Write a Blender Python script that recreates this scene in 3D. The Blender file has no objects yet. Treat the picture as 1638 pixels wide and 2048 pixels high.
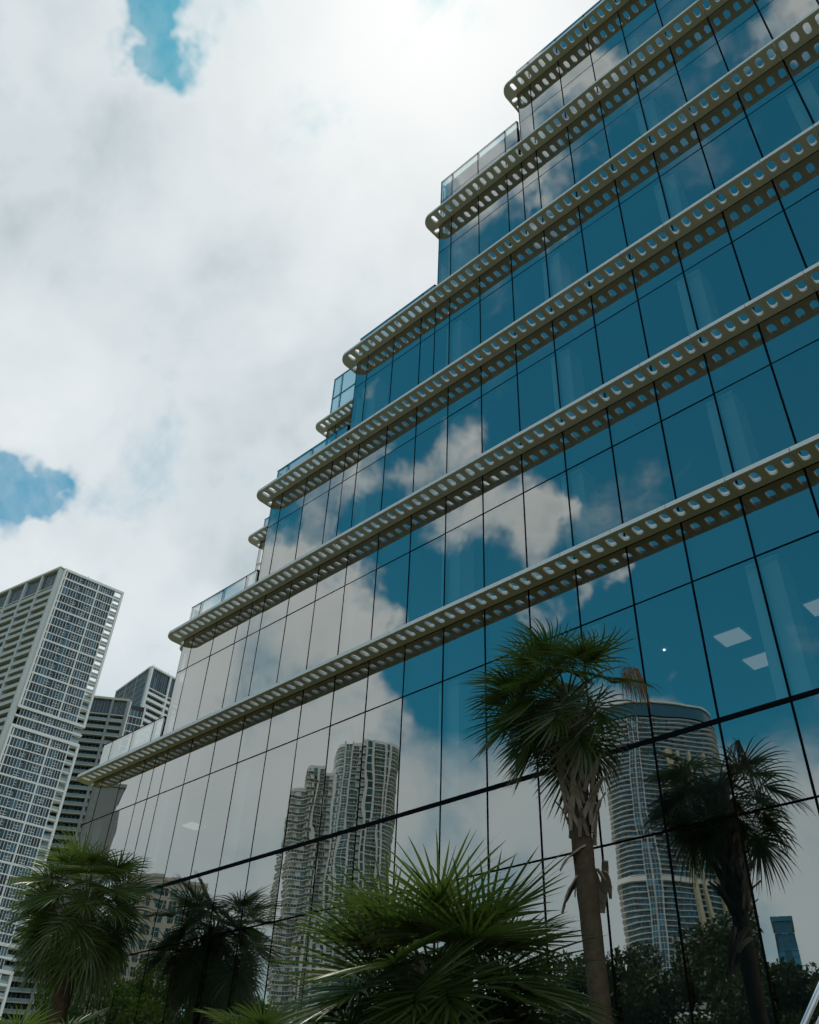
import bpy, bmesh, math, random
import numpy as np
from mathutils import Vector, Matrix

scene = bpy.context.scene
COL = scene.collection
rnd = random.Random(7)

# ------------------------------------------------------------------ camera
cam_data = bpy.data.cameras.new('camera')
cam = bpy.data.objects.new('camera', cam_data)
COL.objects.link(cam)
cam_data.sensor_fit = 'VERTICAL'
cam_data.sensor_height = 36.0
cam_data.lens = 31.034
cam_data.clip_start = 0.05
cam_data.clip_end = 5000
_r = Vector((0.72943, 0.682857, 0.040472)); _u = Vector((0.404487, -0.478276, 0.779514)); _f = Vector((-0.551653, 0.552231, 0.625076))
cam.matrix_world = Matrix(((_r.x, _u.x, -_f.x, 12.059), (_r.y, _u.y, -_f.y, -13.417), (_r.z, _u.z, -_f.z, 1.6), (0, 0, 0, 1)))
scene.camera = cam

# ------------------------------------------------------------------ light
SUN_AZ, SUN_EL = -46.0, 68.0            # degrees, azimuth from +Y towards +X
sd = Vector((math.sin(math.radians(SUN_AZ)) * math.cos(math.radians(SUN_EL)),
             math.cos(math.radians(SUN_AZ)) * math.cos(math.radians(SUN_EL)), math.sin(math.radians(SUN_EL))))
sun_data = bpy.data.lights.new('sun', 'SUN')
sun_data.energy = 2.2
sun_data.angle = math.radians(4.0)
sun_data.color = (1.0, 0.95, 0.86)
sun = bpy.data.objects.new('sun', sun_data)
sun.rotation_euler = (-sd).to_track_quat('-Z', 'Y').to_euler()
sun.location = (0, 0, 80)
COL.objects.link(sun)

scene.view_settings.view_transform = 'Standard'
scene.view_settings.look = 'None'
scene.view_settings.gamma = 1.0
scene.view_settings.use_curve_mapping = False
scene.view_settings.exposure = 0.0
scene.cycles.max_bounces = 10
scene.cycles.transparent_max_bounces = 24
scene.cycles.glossy_bounces = 6
scene.cycles.diffuse_bounces = 3
scene.cycles.caustics_reflective = False
scene.cycles.caustics_refractive = False
scene.cycles.sample_clamp_indirect = 6.0

# ------------------------------------------------------------------ sky: blue air with broken cloud
# direction, angular size, amount of cloud (+) or gap (-)
SKY = [
    (-0.4470, 0.0662, 0.8921, 0.0271, -1.15),
    (-0.4664, 0.0941, 0.8796, 0.0225, -0.85),
    (-0.4753, 0.1169, 0.8720, 0.0166, -0.45),
    (-0.4568, 0.1318, 0.8798, 0.0158, -0.35),
    (-0.5276, -0.0308, 0.8490, 0.0074, -0.90),
    (-0.4309, 0.0502, 0.9010, 0.0214, -1.10),
    (-0.7973, 0.2273, 0.5592, 0.0327, -1.15),
    (-0.7851, 0.2006, 0.5860, 0.0271, -0.70),
    (-0.7981, 0.2481, 0.5490, 0.0180, -0.45),
    (-0.8140, 0.1842, 0.5510, 0.0384, -0.80),
    (-0.8145, 0.2482, 0.5244, 0.0149, 0.50),
    (-0.8014, 0.3303, 0.4987, 0.0667, -0.42),
    (-0.7769, 0.4150, 0.4734, 0.0580, -0.38),
    (-0.7534, -0.4667, 0.4632, 0.1124, 1.10),
    (-0.6721, -0.5064, 0.5403, 0.0529, 0.95),
    (-0.6714, -0.5587, 0.4869, 0.0525, 0.90),
    (-0.8259, -0.4251, 0.3705, 0.1253, 0.70),
    (-0.6551, -0.6093, 0.4468, 0.0438, 0.60),
    (-0.6383, -0.5610, 0.5271, 0.0335, 0.50),
    (-0.6725, -0.4723, 0.5698, 0.0289, 0.90),
    (-0.6215, -0.4795, 0.6196, 0.0337, 0.55),
    (-0.6260, -0.4423, 0.6423, 0.0335, 0.50),
    (-0.5534, -0.5030, 0.6639, 0.0350, 0.95),
    (-0.5883, -0.4834, 0.6482, 0.0282, 0.60),
    (-0.5087, -0.5550, 0.6582, 0.0294, 0.75),
    (-0.4826, -0.5678, 0.6669, 0.0225, 0.70),
    (-0.4977, -0.6118, 0.6148, 0.0440, 1.25),
    (-0.4447, -0.6357, 0.6309, 0.0346, 1.10),
    (-0.4202, -0.6495, 0.6337, 0.0200, 0.70),
    (-0.5317, -0.5733, 0.6233, 0.0283, 0.60),
    (-0.3711, -0.7359, 0.5663, 0.0183, 1.05),
    (-0.4224, -0.7146, 0.5576, 0.0229, 1.00),
    (-0.4712, -0.6921, 0.5469, 0.0254, 0.95),
    (-0.4252, -0.7376, 0.5245, 0.0216, 0.60),
    (-0.4070, -0.7931, 0.4532, 0.0313, 0.55),
    (-0.4418, -0.7781, 0.4465, 0.0316, 0.40),
    (-0.4779, -0.6576, 0.5824, 0.0168, 0.40),
    (-0.1973, -0.3857, 0.9013, 0.0377, 1.30),
    (-0.1650, -0.3912, 0.9054, 0.0208, 0.90),
    (-0.2690, -0.4454, 0.8540, 0.0233, 0.85),
    (-0.2284, -0.4349, 0.8710, 0.0285, 0.75),
    (-0.3134, -0.4253, 0.8491, 0.0309, 0.65),
    (-0.3131, -0.3919, 0.8651, 0.0356, 0.80),
    (-0.2445, -0.3895, 0.8880, 0.0341, 1.00),
    (-0.3261, -0.3748, 0.8678, 0.0355, 0.90),
    (-0.0059, -0.4677, 0.8839, 0.0229, 0.85),
    (-0.0411, -0.4610, 0.8865, 0.0215, 0.50),
    (0.0249, -0.4627, 0.8862, 0.0281, 0.70),
    (-0.0735, -0.4468, 0.8916, 0.0176, 0.35),
    (-0.5196, -0.4682, 0.7147, 0.0145, 0.60),
    (-0.4721, -0.5466, 0.6916, 0.0225, 0.40),
    (-0.5909, -0.3783, 0.7125, 0.0330, 0.40),
    (-0.6076, -0.5147, 0.6050, 0.0339, -0.40),
    (-0.5868, -0.5775, 0.5675, 0.0508, -0.50),
    (-0.6162, -0.5956, 0.5153, 0.0391, -0.50),
    (-0.5791, -0.6560, 0.4841, 0.0498, -0.60),
    (-0.6112, -0.6514, 0.4496, 0.0329, -0.50),
    (-0.4868, -0.7180, 0.4974, 0.0601, -0.55),
    (-0.3895, -0.7676, 0.5090, 0.0583, -0.50),
    (-0.3145, -0.7955, 0.5179, 0.0616, -0.60),
    (-0.3597, -0.8210, 0.4433, 0.0304, -0.15),
]

class NT:
    def __init__(self, tree):
        self.t = tree; self.n = tree.nodes; self.l = tree.links
    def new(self, kind, **kw):
        n = self.n.new(kind)
        for k, v in kw.items():
            if k == 'ins':
                for i, x in v.items():
                    if isinstance(x, bpy.types.NodeSocket): self.l.new(x, n.inputs[i])
                    else: n.inputs[i].default_value = x
            else: setattr(n, k, v)
        return n
    def m(self, op, a, b=None, c=None, clamp=False):
        n = self.new('ShaderNodeMath', operation=op, use_clamp=clamp)
        for i, x in enumerate((a, b, c)):
            if x is None: continue
            if isinstance(x, bpy.types.NodeSocket): self.l.new(x, n.inputs[i])
            else: n.inputs[i].default_value = x
        return n.outputs[0]
    def vm(self, op, a, b=None, out=0):
        n = self.new('ShaderNodeVectorMath', operation=op)
        for i, x in enumerate((a, b)):
            if x is None: continue
            if isinstance(x, bpy.types.NodeSocket): self.l.new(x, n.inputs[i])
            else: n.inputs[i].default_value = x
        return n.outputs[out]
    def rng(self, v, a, b, c=0.0, d=1.0, smooth=True):
        n = self.new('ShaderNodeMapRange', interpolation_type='SMOOTHSTEP' if smooth else 'LINEAR')
        self.l.new(v, n.inputs[0])
        for i, x in enumerate((a, b, c, d)): n.inputs[i + 1].default_value = x
        return n.outputs[0]
    def mix(self, f, a, b, blend='MIX'):
        n = self.new('ShaderNodeMix', data_type='RGBA', blend_type=blend)
        for i, x in ((0, f), (6, a), (7, b)):
            if isinstance(x, bpy.types.NodeSocket): self.l.new(x, n.inputs[i])
            else: n.inputs[i].default_value = x if i == 0 else (*x, 1.0) if len(x) == 3 else x
        return n.outputs[2]
    def noise(self, vec, scale, detail=5, rough=0.55, dist=0.0, w=None):
        n = self.new('ShaderNodeTexNoise', noise_dimensions='3D' if w is None else '4D')
        if vec is not None: self.l.new(vec, n.inputs['Vector'])
        if w is not None:
            if isinstance(w, bpy.types.NodeSocket): self.l.new(w, n.inputs['W'])
            else: n.inputs['W'].default_value = w
        n.inputs['Scale'].default_value = scale; n.inputs['Detail'].default_value = detail
        n.inputs['Roughness'].default_value = rough; n.inputs['Distortion'].default_value = dist
        return n.outputs[0]

def build_world():
    w = bpy.data.worlds.new('World'); scene.world = w; w.use_nodes = True
    t = NT(w.node_tree); t.n.clear()
    out = t.new('ShaderNodeOutputWorld'); bg = t.new('ShaderNodeBackground')
    sky = t.new('ShaderNodeTexSky', sky_type='NISHITA', sun_disc=False, sun_elevation=math.radians(SUN_EL), sun_rotation=math.radians(SUN_AZ),
                altitude=0.0, air_density=1.0, dust_density=0.4, ozone_density=1.5)
    tc = t.new('ShaderNodeTexCoord').outputs['Generated']
    d = t.vm('NORMALIZE', tc)
    sx = t.new('ShaderNodeSeparateXYZ', ins={0: d})
    X, Y, Z = sx.outputs
    # cloud cover: solid towards the sun, broken on the other side of the sky
    back = t.rng(Y, 0.06, -0.16)
    low = t.rng(Z, 0.46, 0.33)
    cover_back = t.rng(low, 0.0, 1.0, -0.62, 0.45, smooth=False)
    east = t.rng(X, -0.05, 0.35)                         # extra cloud added on this unseen side to brighten the left tower
    cover_back = t.m('MULTIPLY_ADD', east, 0.95, cover_back)
    f = t.m('ADD', t.m('MULTIPLY', back, cover_back), t.m('MULTIPLY', t.m('SUBTRACT', 1.0, back), 0.78))
    wob = t.new('ShaderNodeTexNoise', noise_dimensions='3D', ins={'Vector': d, 'Scale': 9.0, 'Detail': 4.0, 'Roughness': 0.6}).outputs['Color']
    wv = t.vm('MULTIPLY', t.vm('SUBTRACT', wob, (0.5, 0.5, 0.5)), (0.20, 0.20, 0.20))
    dw = t.vm('NORMALIZE', t.vm('ADD', d, wv))
    for dx, dy, dz, r, a in SKY:
        k = 1.0 / (r * r)
        g = t.m('EXPONENT', t.m('MULTIPLY_ADD', t.vm('DOT_PRODUCT', dw, (dx, dy, dz), out=1), 2 * k, -2 * k))
        f = t.m('MULTIPLY_ADD', g, a, f)
    n1 = t.noise(d, 7.0, 7, 0.58, 0.25)
    n2 = t.noise(d, 26.0, 6, 0.6)
    f = t.m('MULTIPLY_ADD', t.m('SUBTRACT', n1, 0.5), 2.5, f)
    f = t.m('MULTIPLY_ADD', t.m('SUBTRACT', n2, 0.5), 0.35, f)
    mask = t.rng(f, -0.50, 0.68)
    veil = t.m('MULTIPLY', t.rng(n1, 0.30, 0.70), t.m('MULTIPLY', t.m('SUBTRACT', 1.0, back), 0.55))
    mask = t.m('MAXIMUM', mask, veil)
    thick = t.rng(f, 0.1, 1.5)
    # cloud brightness: soft billows, brighter where the sun stands behind
    b1 = t.noise(t.vm('ADD', d, (3.1, 1.7, 0.4)), 2.9, 4, 0.5, 0.3)
    b2 = t.noise(t.vm('ADD', d, (7.3, 2.2, 5.4)), 6.0, 4, 0.5, 0.2)
    bil = t.m('ADD', t.m('MULTIPLY', b1, 0.65), t.m('MULTIPLY', b2, 0.35))
    bil = t.rng(bil, 0.38, 0.63)
    shade = t.mix(bil, (0.42, 0.51, 0.55), (0.82, 0.87, 0.90))
    thin = t.mix(thick, (0.72, 0.775, 0.80), shade)
    dist = t.vm('DISTANCE', d, tuple(sd), out=1)
    glow = t.m('POWER', 2.718, t.m('MULTIPLY', t.m('POWER', t.m('DIVIDE', dist, 0.20), 2.0), -1.0))
    cloud = t.mix(glow, thin, (1.0, 1.01, 1.0))
    haze = t.rng(Z, 0.58, 0.18)
    cloud = t.mix(t.m('MULTIPLY', haze, 0.70), cloud, (0.51, 0.63, 0.69))
    blue = t.vm('MULTIPLY', sky.outputs[0], (0.018, 0.102, 0.098))
    col = t.mix(mask, blue, cloud)
    t.l.new(col, bg.inputs[0]); bg.inputs[1].default_value = 1.0
    t.l.new(bg.outputs[0], out.inputs[0])
    w.cycles.sampling_method = 'MANUAL'; w.cycles.sample_map_resolution = 256
build_world()

# ------------------------------------------------------------------ materials
def mat(name):
    m = bpy.data.materials.new(name); m.use_nodes = True
    t = NT(m.node_tree); t.n.clear()
    return m, t, t.new('ShaderNodeOutputMaterial')

def paint(name, col, rough=0.6, var=0.12, scale=3.0, bump=0.0, bscale=40.0, spec=0.35, metal=0.0, obj_var=0.0, streak=False):
    m, t, o = mat(name)
    tc = t.new('ShaderNodeTexCoord').outputs['Object']
    v = tc
    if streak: v = t.vm('MULTIPLY', tc, (1.0, 1.0, 0.12))
    n = t.noise(v, scale, 6, 0.6)
    c = t.mix(n, tuple(x * (1 - var * 1.6) for x in col), tuple(min(1, x * (1 + var)) for x in col))
    if obj_var:
        oi = t.new('ShaderNodeObjectInfo').outputs['Random']
        k = t.rng(oi, 0, 1, 1 - obj_var, 1 + obj_var, smooth=False)
        c = t.vm('SCALE', c); sc = c.node; t.l.new(k, sc.inputs['Scale'])
    p = t.new('ShaderNodeBsdfPrincipled', ins={'Base Color': c, 'Roughness': rough, 'Metallic': metal, 'Specular IOR Level': spec})
    if bump:
        b = t.new('ShaderNodeBump', ins={'Strength': 1.0, 'Distance': bump, 'Height': t.noise(tc, bscale, 4, 0.6)})
        t.l.new(b.outputs[0], p.inputs['Normal'])
    t.l.new(p.outputs[0], o.inputs[0])
    return m

def coated_glass(name, refl, trans, wave=0.0023, scale=1.0, base_refl=0.5):
    """outer face of a reflective insulated pane: slightly bowed mirror over tinted clear glass"""
    m, t, o = mat(name)
    tc = t.new('ShaderNodeTexCoord').outputs['Object']
    rn = t.new('ShaderNodeObjectInfo').outputs['Random']
    off = t.new('ShaderNodeCombineXYZ', ins={0: t.m('MULTIPLY', rn, 37.0), 1: t.m('MULTIPLY', rn, 91.0), 2: t.m('MULTIPLY', rn, 17.0)}).outputs[0]
    v = t.vm('ADD', t.vm('MULTIPLY', tc, (1.0, 1.0, 0.75)), off)
    h = t.m('ADD', t.noise(v, scale, 0.0, 0.4), t.m('MULTIPLY', t.noise(v, scale * 2.1, 0.0, 0.4), 0.22))
    bmp = t.new('ShaderNodeBump', ins={'Strength': 1.0, 'Distance': wave, 'Height': h})
    lw = t.new('ShaderNodeFresnel', ins={'IOR': 1.55})
    fac = t.m('ADD', base_refl, t.m('MULTIPLY', lw.outputs[0], 1.0 - base_refl), clamp=True)
    g = t.new('ShaderNodeBsdfGlossy', ins={'Color': (*refl, 1), 'Roughness': 0.0, 'Normal': bmp.outputs[0]})
    tr = t.new('ShaderNodeBsdfTransparent', ins={'Color': (*trans, 1)})
    mx = t.new('ShaderNodeMixShader', ins={0: fac, 1: tr.outputs[0], 2: g.outputs[0]})
    t.l.new(mx.outputs[0], o.inputs[0])
    return m

def clear_glass(name, col):
    m, t, o = mat(name)
    tr = t.new('ShaderNodeBsdfTransparent', ins={'Color': (*col, 1)})
    t.l.new(tr.outputs[0], o.inputs[0])
    return m

def tower_glass(name, col, rough=0.08):
    """far window glass: dark, mirror-like, every pane a little different"""
    m, t, o = mat(name)
    geo = t.new('ShaderNodeNewGeometry')
    rn = geo.outputs['Random Per Island']
    ob = t.new('ShaderNodeObjectInfo').outputs['Random']
    k = t.m('FRACT', t.m('ADD', rn, t.m('MULTIPLY', ob, 7.0)))
    c = t.mix(t.rng(k, 0.72, 0.98), col, tuple(min(1, x * 2.2 + 0.02) for x in col))
    c = t.mix(t.rng(k, 0.35, 0.2), c, tuple(x * 0.35 for x in col))
    p = t.new('ShaderNodeBsdfPrincipled', ins={'Base Color': c, 'Roughness': rough, 'Specular IOR Level': 0.38})
    t.l.new(p.outputs[0], o.inputs[0])
    return m

def leafmat(name, c1, c2, tcol, trans=0.25, rough=0.38, spec=0.4):
    m, t, o = mat(name)
    geo = t.new('ShaderNodeNewGeometry').outputs['Random Per Island']
    ob = t.new('ShaderNodeObjectInfo').outputs['Random']
    k = t.m('FRACT', t.m('ADD', geo, ob))
    tc = t.new('ShaderNodeTexCoord').outputs['Object']
    n = t.noise(tc, 2.0, 3, 0.5)
    c = t.mix(t.m('MULTIPLY', t.m('ADD', k, n), 0.5), c1, c2)
    p = t.new('ShaderNodeBsdfPrincipled', ins={'Base Color': c, 'Roughness': rough, 'Specular IOR Level': spec})
    tl = t.new('ShaderNodeBsdfTranslucent', ins={'Color': (*tcol, 1)})
    mx = t.new('ShaderNodeMixShader', ins={0: trans, 1: p.outputs[0], 2: tl.outputs[0]})
    t.l.new(mx.outputs[0], o.inputs[0])
    return m

def emitter(name, col, s):
    m, t, o = mat(name)
    e = t.new('ShaderNodeEmission', ins={0: (*col, 1), 1: s})
    t.l.new(e.outputs[0], o.inputs[0])
    return m

M = {}
M['coat'] = coated_glass('reflective_glass', (0.97, 0.95, 0.89), (0.74, 0.87, 0.90), base_refl=0.42)
M['coat_parapet'] = coated_glass('parapet_glass', (0.86, 0.86, 0.82), (0.55, 0.62, 0.63), base_refl=0.50)
M['clear'] = clear_glass('inner_glass', (0.85, 0.93, 0.92))
M['gasket'] = paint('black_gasket', (0.006, 0.007, 0.009), 0.75, 0.1, spec=0.04)
M['shade_edge'] = paint('sunshade_edge_skylit', (0.88, 0.92, 0.93), 0.5, 0.04, 1.7)  # same sunshade, whiter and bluer: sky light on the edges put into the colour
M['shade'] = paint('sunshade_underside_bounce', (0.80, 0.79, 0.69), 0.55, 0.12, 1.7, bump=0.0006, bscale=60, spec=0.3, obj_var=0.04)  # underside copy: shade and warm ground bounce painted into the colour
M['slab'] = paint('slab_concrete', (0.16, 0.17, 0.17), 0.85, 0.2, 2.0)
M['upstand'] = paint('upstand_render', (0.5, 0.52, 0.52), 0.8, 0.1)
M['ceiling'] = paint('ceiling_tile', (0.22, 0.24, 0.24), 0.9, 0.05, 2.0)
M['column'] = paint('column_plaster', (0.93, 0.94, 0.93), 0.8, 0.06, 2.0)
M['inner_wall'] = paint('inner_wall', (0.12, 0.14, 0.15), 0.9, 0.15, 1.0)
M['downlight'] = emitter('downlight', (1.0, 0.95, 0.9), 2.5)
M['panel_light'] = emitter('light_panel', (1.0, 0.84, 0.76), 0.31)
M['white'] = paint('tower_white', (0.86, 0.88, 0.88), 0.7, 0.08, 0.15, streak=True)
M['beige_slab'] = paint('tower_beige', (0.62, 0.60, 0.52), 0.75, 0.12, 0.2, streak=True)
M['grey_wall'] = paint('tower_grey', (0.36, 0.39, 0.40), 0.8, 0.15, 0.15, streak=True)
M['light_grey'] = paint('tower_light_grey', (0.60, 0.64, 0.65), 0.8, 0.12, 0.15, streak=True)
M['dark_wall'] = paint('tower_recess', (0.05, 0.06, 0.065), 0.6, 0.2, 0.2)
M['cream'] = paint('tower_cream', (0.60, 0.56, 0.42), 0.8, 0.1, 0.1, streak=True)
M['stone'] = paint('limestone', (0.70, 0.66, 0.57), 0.85, 0.12, 0.3)
M['tglass'] = tower_glass('tower_glass', (0.016, 0.064, 0.10))
M['tglass_teal'] = tower_glass('tower_glass_teal', (0.02, 0.13, 0.15))
M['tglass_blue'] = tower_glass('tower_glass_blue', (0.015, 0.14, 0.24))
M['rail_dark'] = paint('rail_glass_dark', (0.05, 0.13, 0.14), 0.5, 0.1, 0.3, spec=0.2)
M['rail'] = paint('rail_glass', (0.30, 0.40, 0.42), 0.15, 0.1, 0.3, spec=0.6)
M['palm_leaf'] = leafmat('palm_leaf', (0.022, 0.042, 0.010), (0.064, 0.098, 0.022), (0.10, 0.18, 0.028), 0.28, 0.32, 0.5)
M['palm_young_lit'] = leafmat('palm_leaf_young_lit', (0.055, 0.092, 0.020), (0.145, 0.190, 0.045), (0.15, 0.24, 0.04), 0.30, 0.30, 0.55)  # young leaves; the paler colour also stands in for light on palms
M['palm_dead'] = leafmat('palm_leaf_dry', (0.16, 0.075, 0.03), (0.34, 0.20, 0.085), (0.25, 0.13, 0.05), 0.2, 0.8, 0.1)
M['petiole'] = paint('palm_petiole', (0.06, 0.085, 0.03), 0.5, 0.2, 5)
M['bark'] = paint('palm_bark', (0.105, 0.078, 0.052), 0.95, 0.45, 9.0, bump=0.012, bscale=14, spec=0.1)
M['boot'] = paint('palm_boot', (0.29, 0.24, 0.19), 0.9, 0.45, 6.0, bump=0.004, bscale=30, spec=0.1, obj_var=0.35)
M['tree_bark'] = paint('tree_bark', (0.07, 0.055, 0.04), 0.95, 0.3, 6.0, bump=0.01, bscale=20, spec=0.1)
M['tree_leaf'] = leafmat('tree_leaf', (0.014, 0.030, 0.010), (0.040, 0.065, 0.016), (0.05, 0.10, 0.015), 0.22, 0.5, 0.3)
M['tree_leaf_light'] = leafmat('tree_leaf_light', (0.035, 0.085, 0.012), (0.085, 0.16, 0.02), (0.12, 0.22, 0.02), 0.3, 0.5, 0.3)
M['steel'] = paint('brushed_steel', (0.62, 0.63, 0.64), 0.32, 0.08, 20, metal=1.0)
M['grass'] = paint('grass_ground', (0.12, 0.125, 0.04), 0.95, 0.3, 0.6)
M['paving'] = paint('paving', (0.26, 0.24, 0.16), 0.9, 0.15, 0.8)
M['asphalt'] = paint('asphalt', (0.05, 0.05, 0.052), 0.9, 0.2, 1.5)
M['kerb'] = paint('kerb', (0.40, 0.39, 0.36), 0.85, 0.15, 2)

# ------------------------------------------------------------------ mesh helpers
class MB:
    def __init__(s): s.v = []; s.f = []; s.mi = []; s.mats = []
    def mid(s, m):
        if m not in s.mats: s.mats.append(m)
        return s.mats.index(m)
    def poly(s, pts, m):
        i = len(s.v); s.v += [tuple(p) for p in pts]; s.f.append(tuple(range(i, i + len(pts)))); s.mi.append(s.mid(m))
    def box(s, a, b, m, M4=None, face_mats=None):
        x0, y0, z0 = a; x1, y1, z1 = b
        c = [(x0,y0,z0),(x1,y0,z0),(x1,y1,z0),(x0,y1,z0),(x0,y0,z1),(x1,y0,z1),(x1,y1,z1),(x0,y1,z1)]
        if M4: c = [tuple(M4 @ Vector(p)) for p in c]
        i = len(s.v); s.v += c
        # order: bottom, top, front(-y), right(+x), back(+y), left(-x)
        for k, q in enumerate(((0,3,2,1),(4,5,6,7),(0,1,5,4),(1,2,6,5),(2,3,7,6),(3,0,4,7))):
            s.f.append(tuple(i + j for j in q)); s.mi.append(s.mid(face_mats[k] if face_mats else m))
    def tube(s, pts, rad, m, n=6, cap=True):
        pts = [Vector(p) for p in pts]; rings = []
        for k, p in enumerate(pts):
            d = (pts[min(k + 1, len(pts) - 1)] - pts[max(k - 1, 0)]).normalized()
            a = d.orthogonal().normalized() if k == 0 else (pa - d * pa.dot(d)).normalized()
            pa = a; b = d.cross(a)
            r = rad[k] if isinstance(rad, (list, tuple)) else rad
            i = len(s.v); rings.append(i)
            s.v += [tuple(p + (a * math.cos(2*math.pi*j/n) + b * math.sin(2*math.pi*j/n)) * r) for j in range(n)]
        mi = s.mid(m)
        for q in range(len(rings) - 1):
            for j in range(n):
                s.f.append((rings[q] + j, rings[q] + (j + 1) % n, rings[q + 1] + (j + 1) % n, rings[q + 1] + j)); s.mi.append(mi)
        if cap:
            s.f.append(tuple(rings[0] + j for j in reversed(range(n)))); s.mi.append(mi)
            s.f.append(tuple(rings[-1] + j for j in range(n))); s.mi.append(mi)
    def prism(s, outline, z0, z1, m, mside=None, mbot=None):
        n = len(outline); i = len(s.v)
        s.v += [(x, y, z0) for x, y in outline] + [(x, y, z1) for x, y in outline]
        s.f.append(tuple(i + j for j in reversed(range(n)))); s.mi.append(s.mid(mbot or m))
        s.f.append(tuple(i + n + j for j in range(n))); s.mi.append(s.mid(m))
        for j in range(n):
            k = (j + 1) % n
            s.f.append((i + j, i + k, i + n + k, i + n + j)); s.mi.append(s.mid(mside or m))
    def mesh(s, name, smooth=False):
        me = bpy.data.meshes.new(name); me.from_pydata(s.v, [], s.f)
        for m in s.mats: me.materials.append(M[m])
        me.polygons.foreach_set('material_index', s.mi)
        if smooth: me.polygons.foreach_set('use_smooth', [True] * len(s.f))
        me.update()
        return me
    def build(s, name, parent=None, loc=None, smooth=False):
        return link(name, s.mesh(name, smooth), parent, loc)

def link(name, me, parent=None, loc=None, rot=None):
    o = bpy.data.objects.new(name, me); COL.objects.link(o)
    if parent: o.parent = parent
    if loc is not None: o.location = loc
    if rot is not None: o.rotation_euler = rot
    return o

def empty(name, loc=(0, 0, 0), parent=None):
    o = bpy.data.objects.new(name, None); COL.objects.link(o); o.location = loc; o.empty_display_size = 0.3
    if parent: o.parent = parent
    return o

def tag(o, label=None, cat=None, group=None, kind=None):
    for k, v in (('label', label), ('category', cat), ('group', group), ('kind', kind)):
        if v: o[k] = v
    return o

# ------------------------------------------------------------------ the setting
g = MB(); g.poly([(-1500, -1500, 0), (1500, -1500, 0), (1500, 1500, 0), (-1500, 1500, 0)], 'grass')
tag(g.build('ground'), kind='structure')
g = MB(); g.box((-60, -16.5, -0.05), (60, -9.5, 0.02), 'paving'); tag(g.build('pavement'), kind='structure')
g = MB(); g.box((-60, -16.8, -0.05), (60, -16.5, 0.14), 'kerb'); tag(g.build('kerb'), kind='structure')
g = MB(); g.box((-400, -30.0, -0.05), (400, -16.8, 0.008), 'asphalt'); tag(g.build('road'), kind='structure')

# ------------------------------------------------------------------ the stepped glass building
W = 1.25
T = dict(O=6.753, A=11.161, B=15.383, C=19.571, D=23.778, E=27.986, F=32.186)     # transoms
J = dict(L=8.35, A=12.575, B=16.64, C=20.82, D=25.04, E=29.64, F=34.30)           # sunshade levels
PAR = dict(A=13.88, B=17.93, C=22.13, D=26.34, E=32.52, F=36.10)                  # parapet tops
LV = 'ABCDEF'
CI = {k: -12.456 + 3 * i for i, k in enumerate(LV)}
RIGHT = 14
bld = tag(empty('office_building', (0, 0, 0)), 'blue mirror-glass office block stepping up to the right with perforated white sunshades', 'building')

_pane = {}
def pane_mesh(w, h, coat='coat'):
    k = (round(w, 3), round(h, 3), coat)
    if k not in _pane:
        m = MB()
        m.box((-w/2, 0, -h/2), (w/2, 0.024, h/2), 'clear', face_mats=['gasket', 'gasket', coat, 'gasket', 'clear', 'gasket'])
        _pane[k] = m.mesh('pane')
    return _pane[k]
_bar = {}
def bar_mesh(sx, sy, sz, m='gasket'):
    k = (round(sx, 3), round(sy, 3), round(sz, 3), m)
    if k not in _bar:
        b = MB(); b.box((-sx/2, -sy/2, -sz/2), (sx/2, sy/2, sz/2), m); _bar[k] = b.mesh('bar')
    return _bar[k]

GAP = 0.045
def pane(parent, x0, x1, z0, z1, y=0.0, coat='coat', tilt=0.0018):
    o = link('pane', pane_mesh(x1 - x0 - GAP, z1 - z0 - 0.04, coat), parent, ((x0 + x1) / 2, y, (z0 + z1) / 2))
    o.rotation_euler = (rnd.gauss(0, tilt), 0, rnd.gauss(0, tilt))
    return o

def grid_lines(corner, half=None, right=RIGHT, phase=0):
    first = math.ceil(corner + 0.2)
    xs = [corner] + list(range(first, right + 1))
    if half is not None: xs.append(half)
    return sorted(xs)

def curtain_wall(parent, xs, rows, y=0.0, coat='coat', thick=(), inner=True):
    """one storey: a pane per opening, a mullion per line, a transom per level"""
    cw = empty('curtain_wall', (0, 0, 0), parent)
    for a, b in zip(xs[:-1], xs[1:]):
        for z0, z1 in rows: pane(cw, a * W, b * W, z0, z1, y, coat)
    zb, zt = rows[0][0], rows[-1][1]
    for x in xs:
        link('mullion', bar_mesh(0.05, 0.11, zt - zb), cw, (x * W, y + 0.066, (zb + zt) / 2))
    L = (xs[-1] - xs[0]) * W
    for z0, z1 in rows:
        h = 0.10 if z1 in thick else 0.046
        yy = -0.005 if z1 in thick else 0.02
        b = MB(); b.box((0, yy, -h/2), (L, 0.12, h/2), 'gasket')
        b.build('transom', cw, (xs[0] * W, y, z1))
    return cw

def side_wall(parent, x, y0, y1, z0, z1):
    n = max(1, round((y1 - y0) / 1.5)); s = empty('side_wall', (0, 0, 0), parent)
    for i in range(n):
        a = y0 + (y1 - y0) * i / n; b = y0 + (y1 - y0) * (i + 1) / n
        o = link('pane', pane_mesh(b - a - GAP, z1 - z0 - 0.04), s, (x, (a + b) / 2, (z0 + z1) / 2)); o.rotation_euler = (0, 0, -math.pi / 2)
        link('mullion', bar_mesh(0.05, 0.05, z1 - z0), s, (x + 0.03, b if i < n - 1 else b - 0.03, (z0 + z1) / 2))

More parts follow.
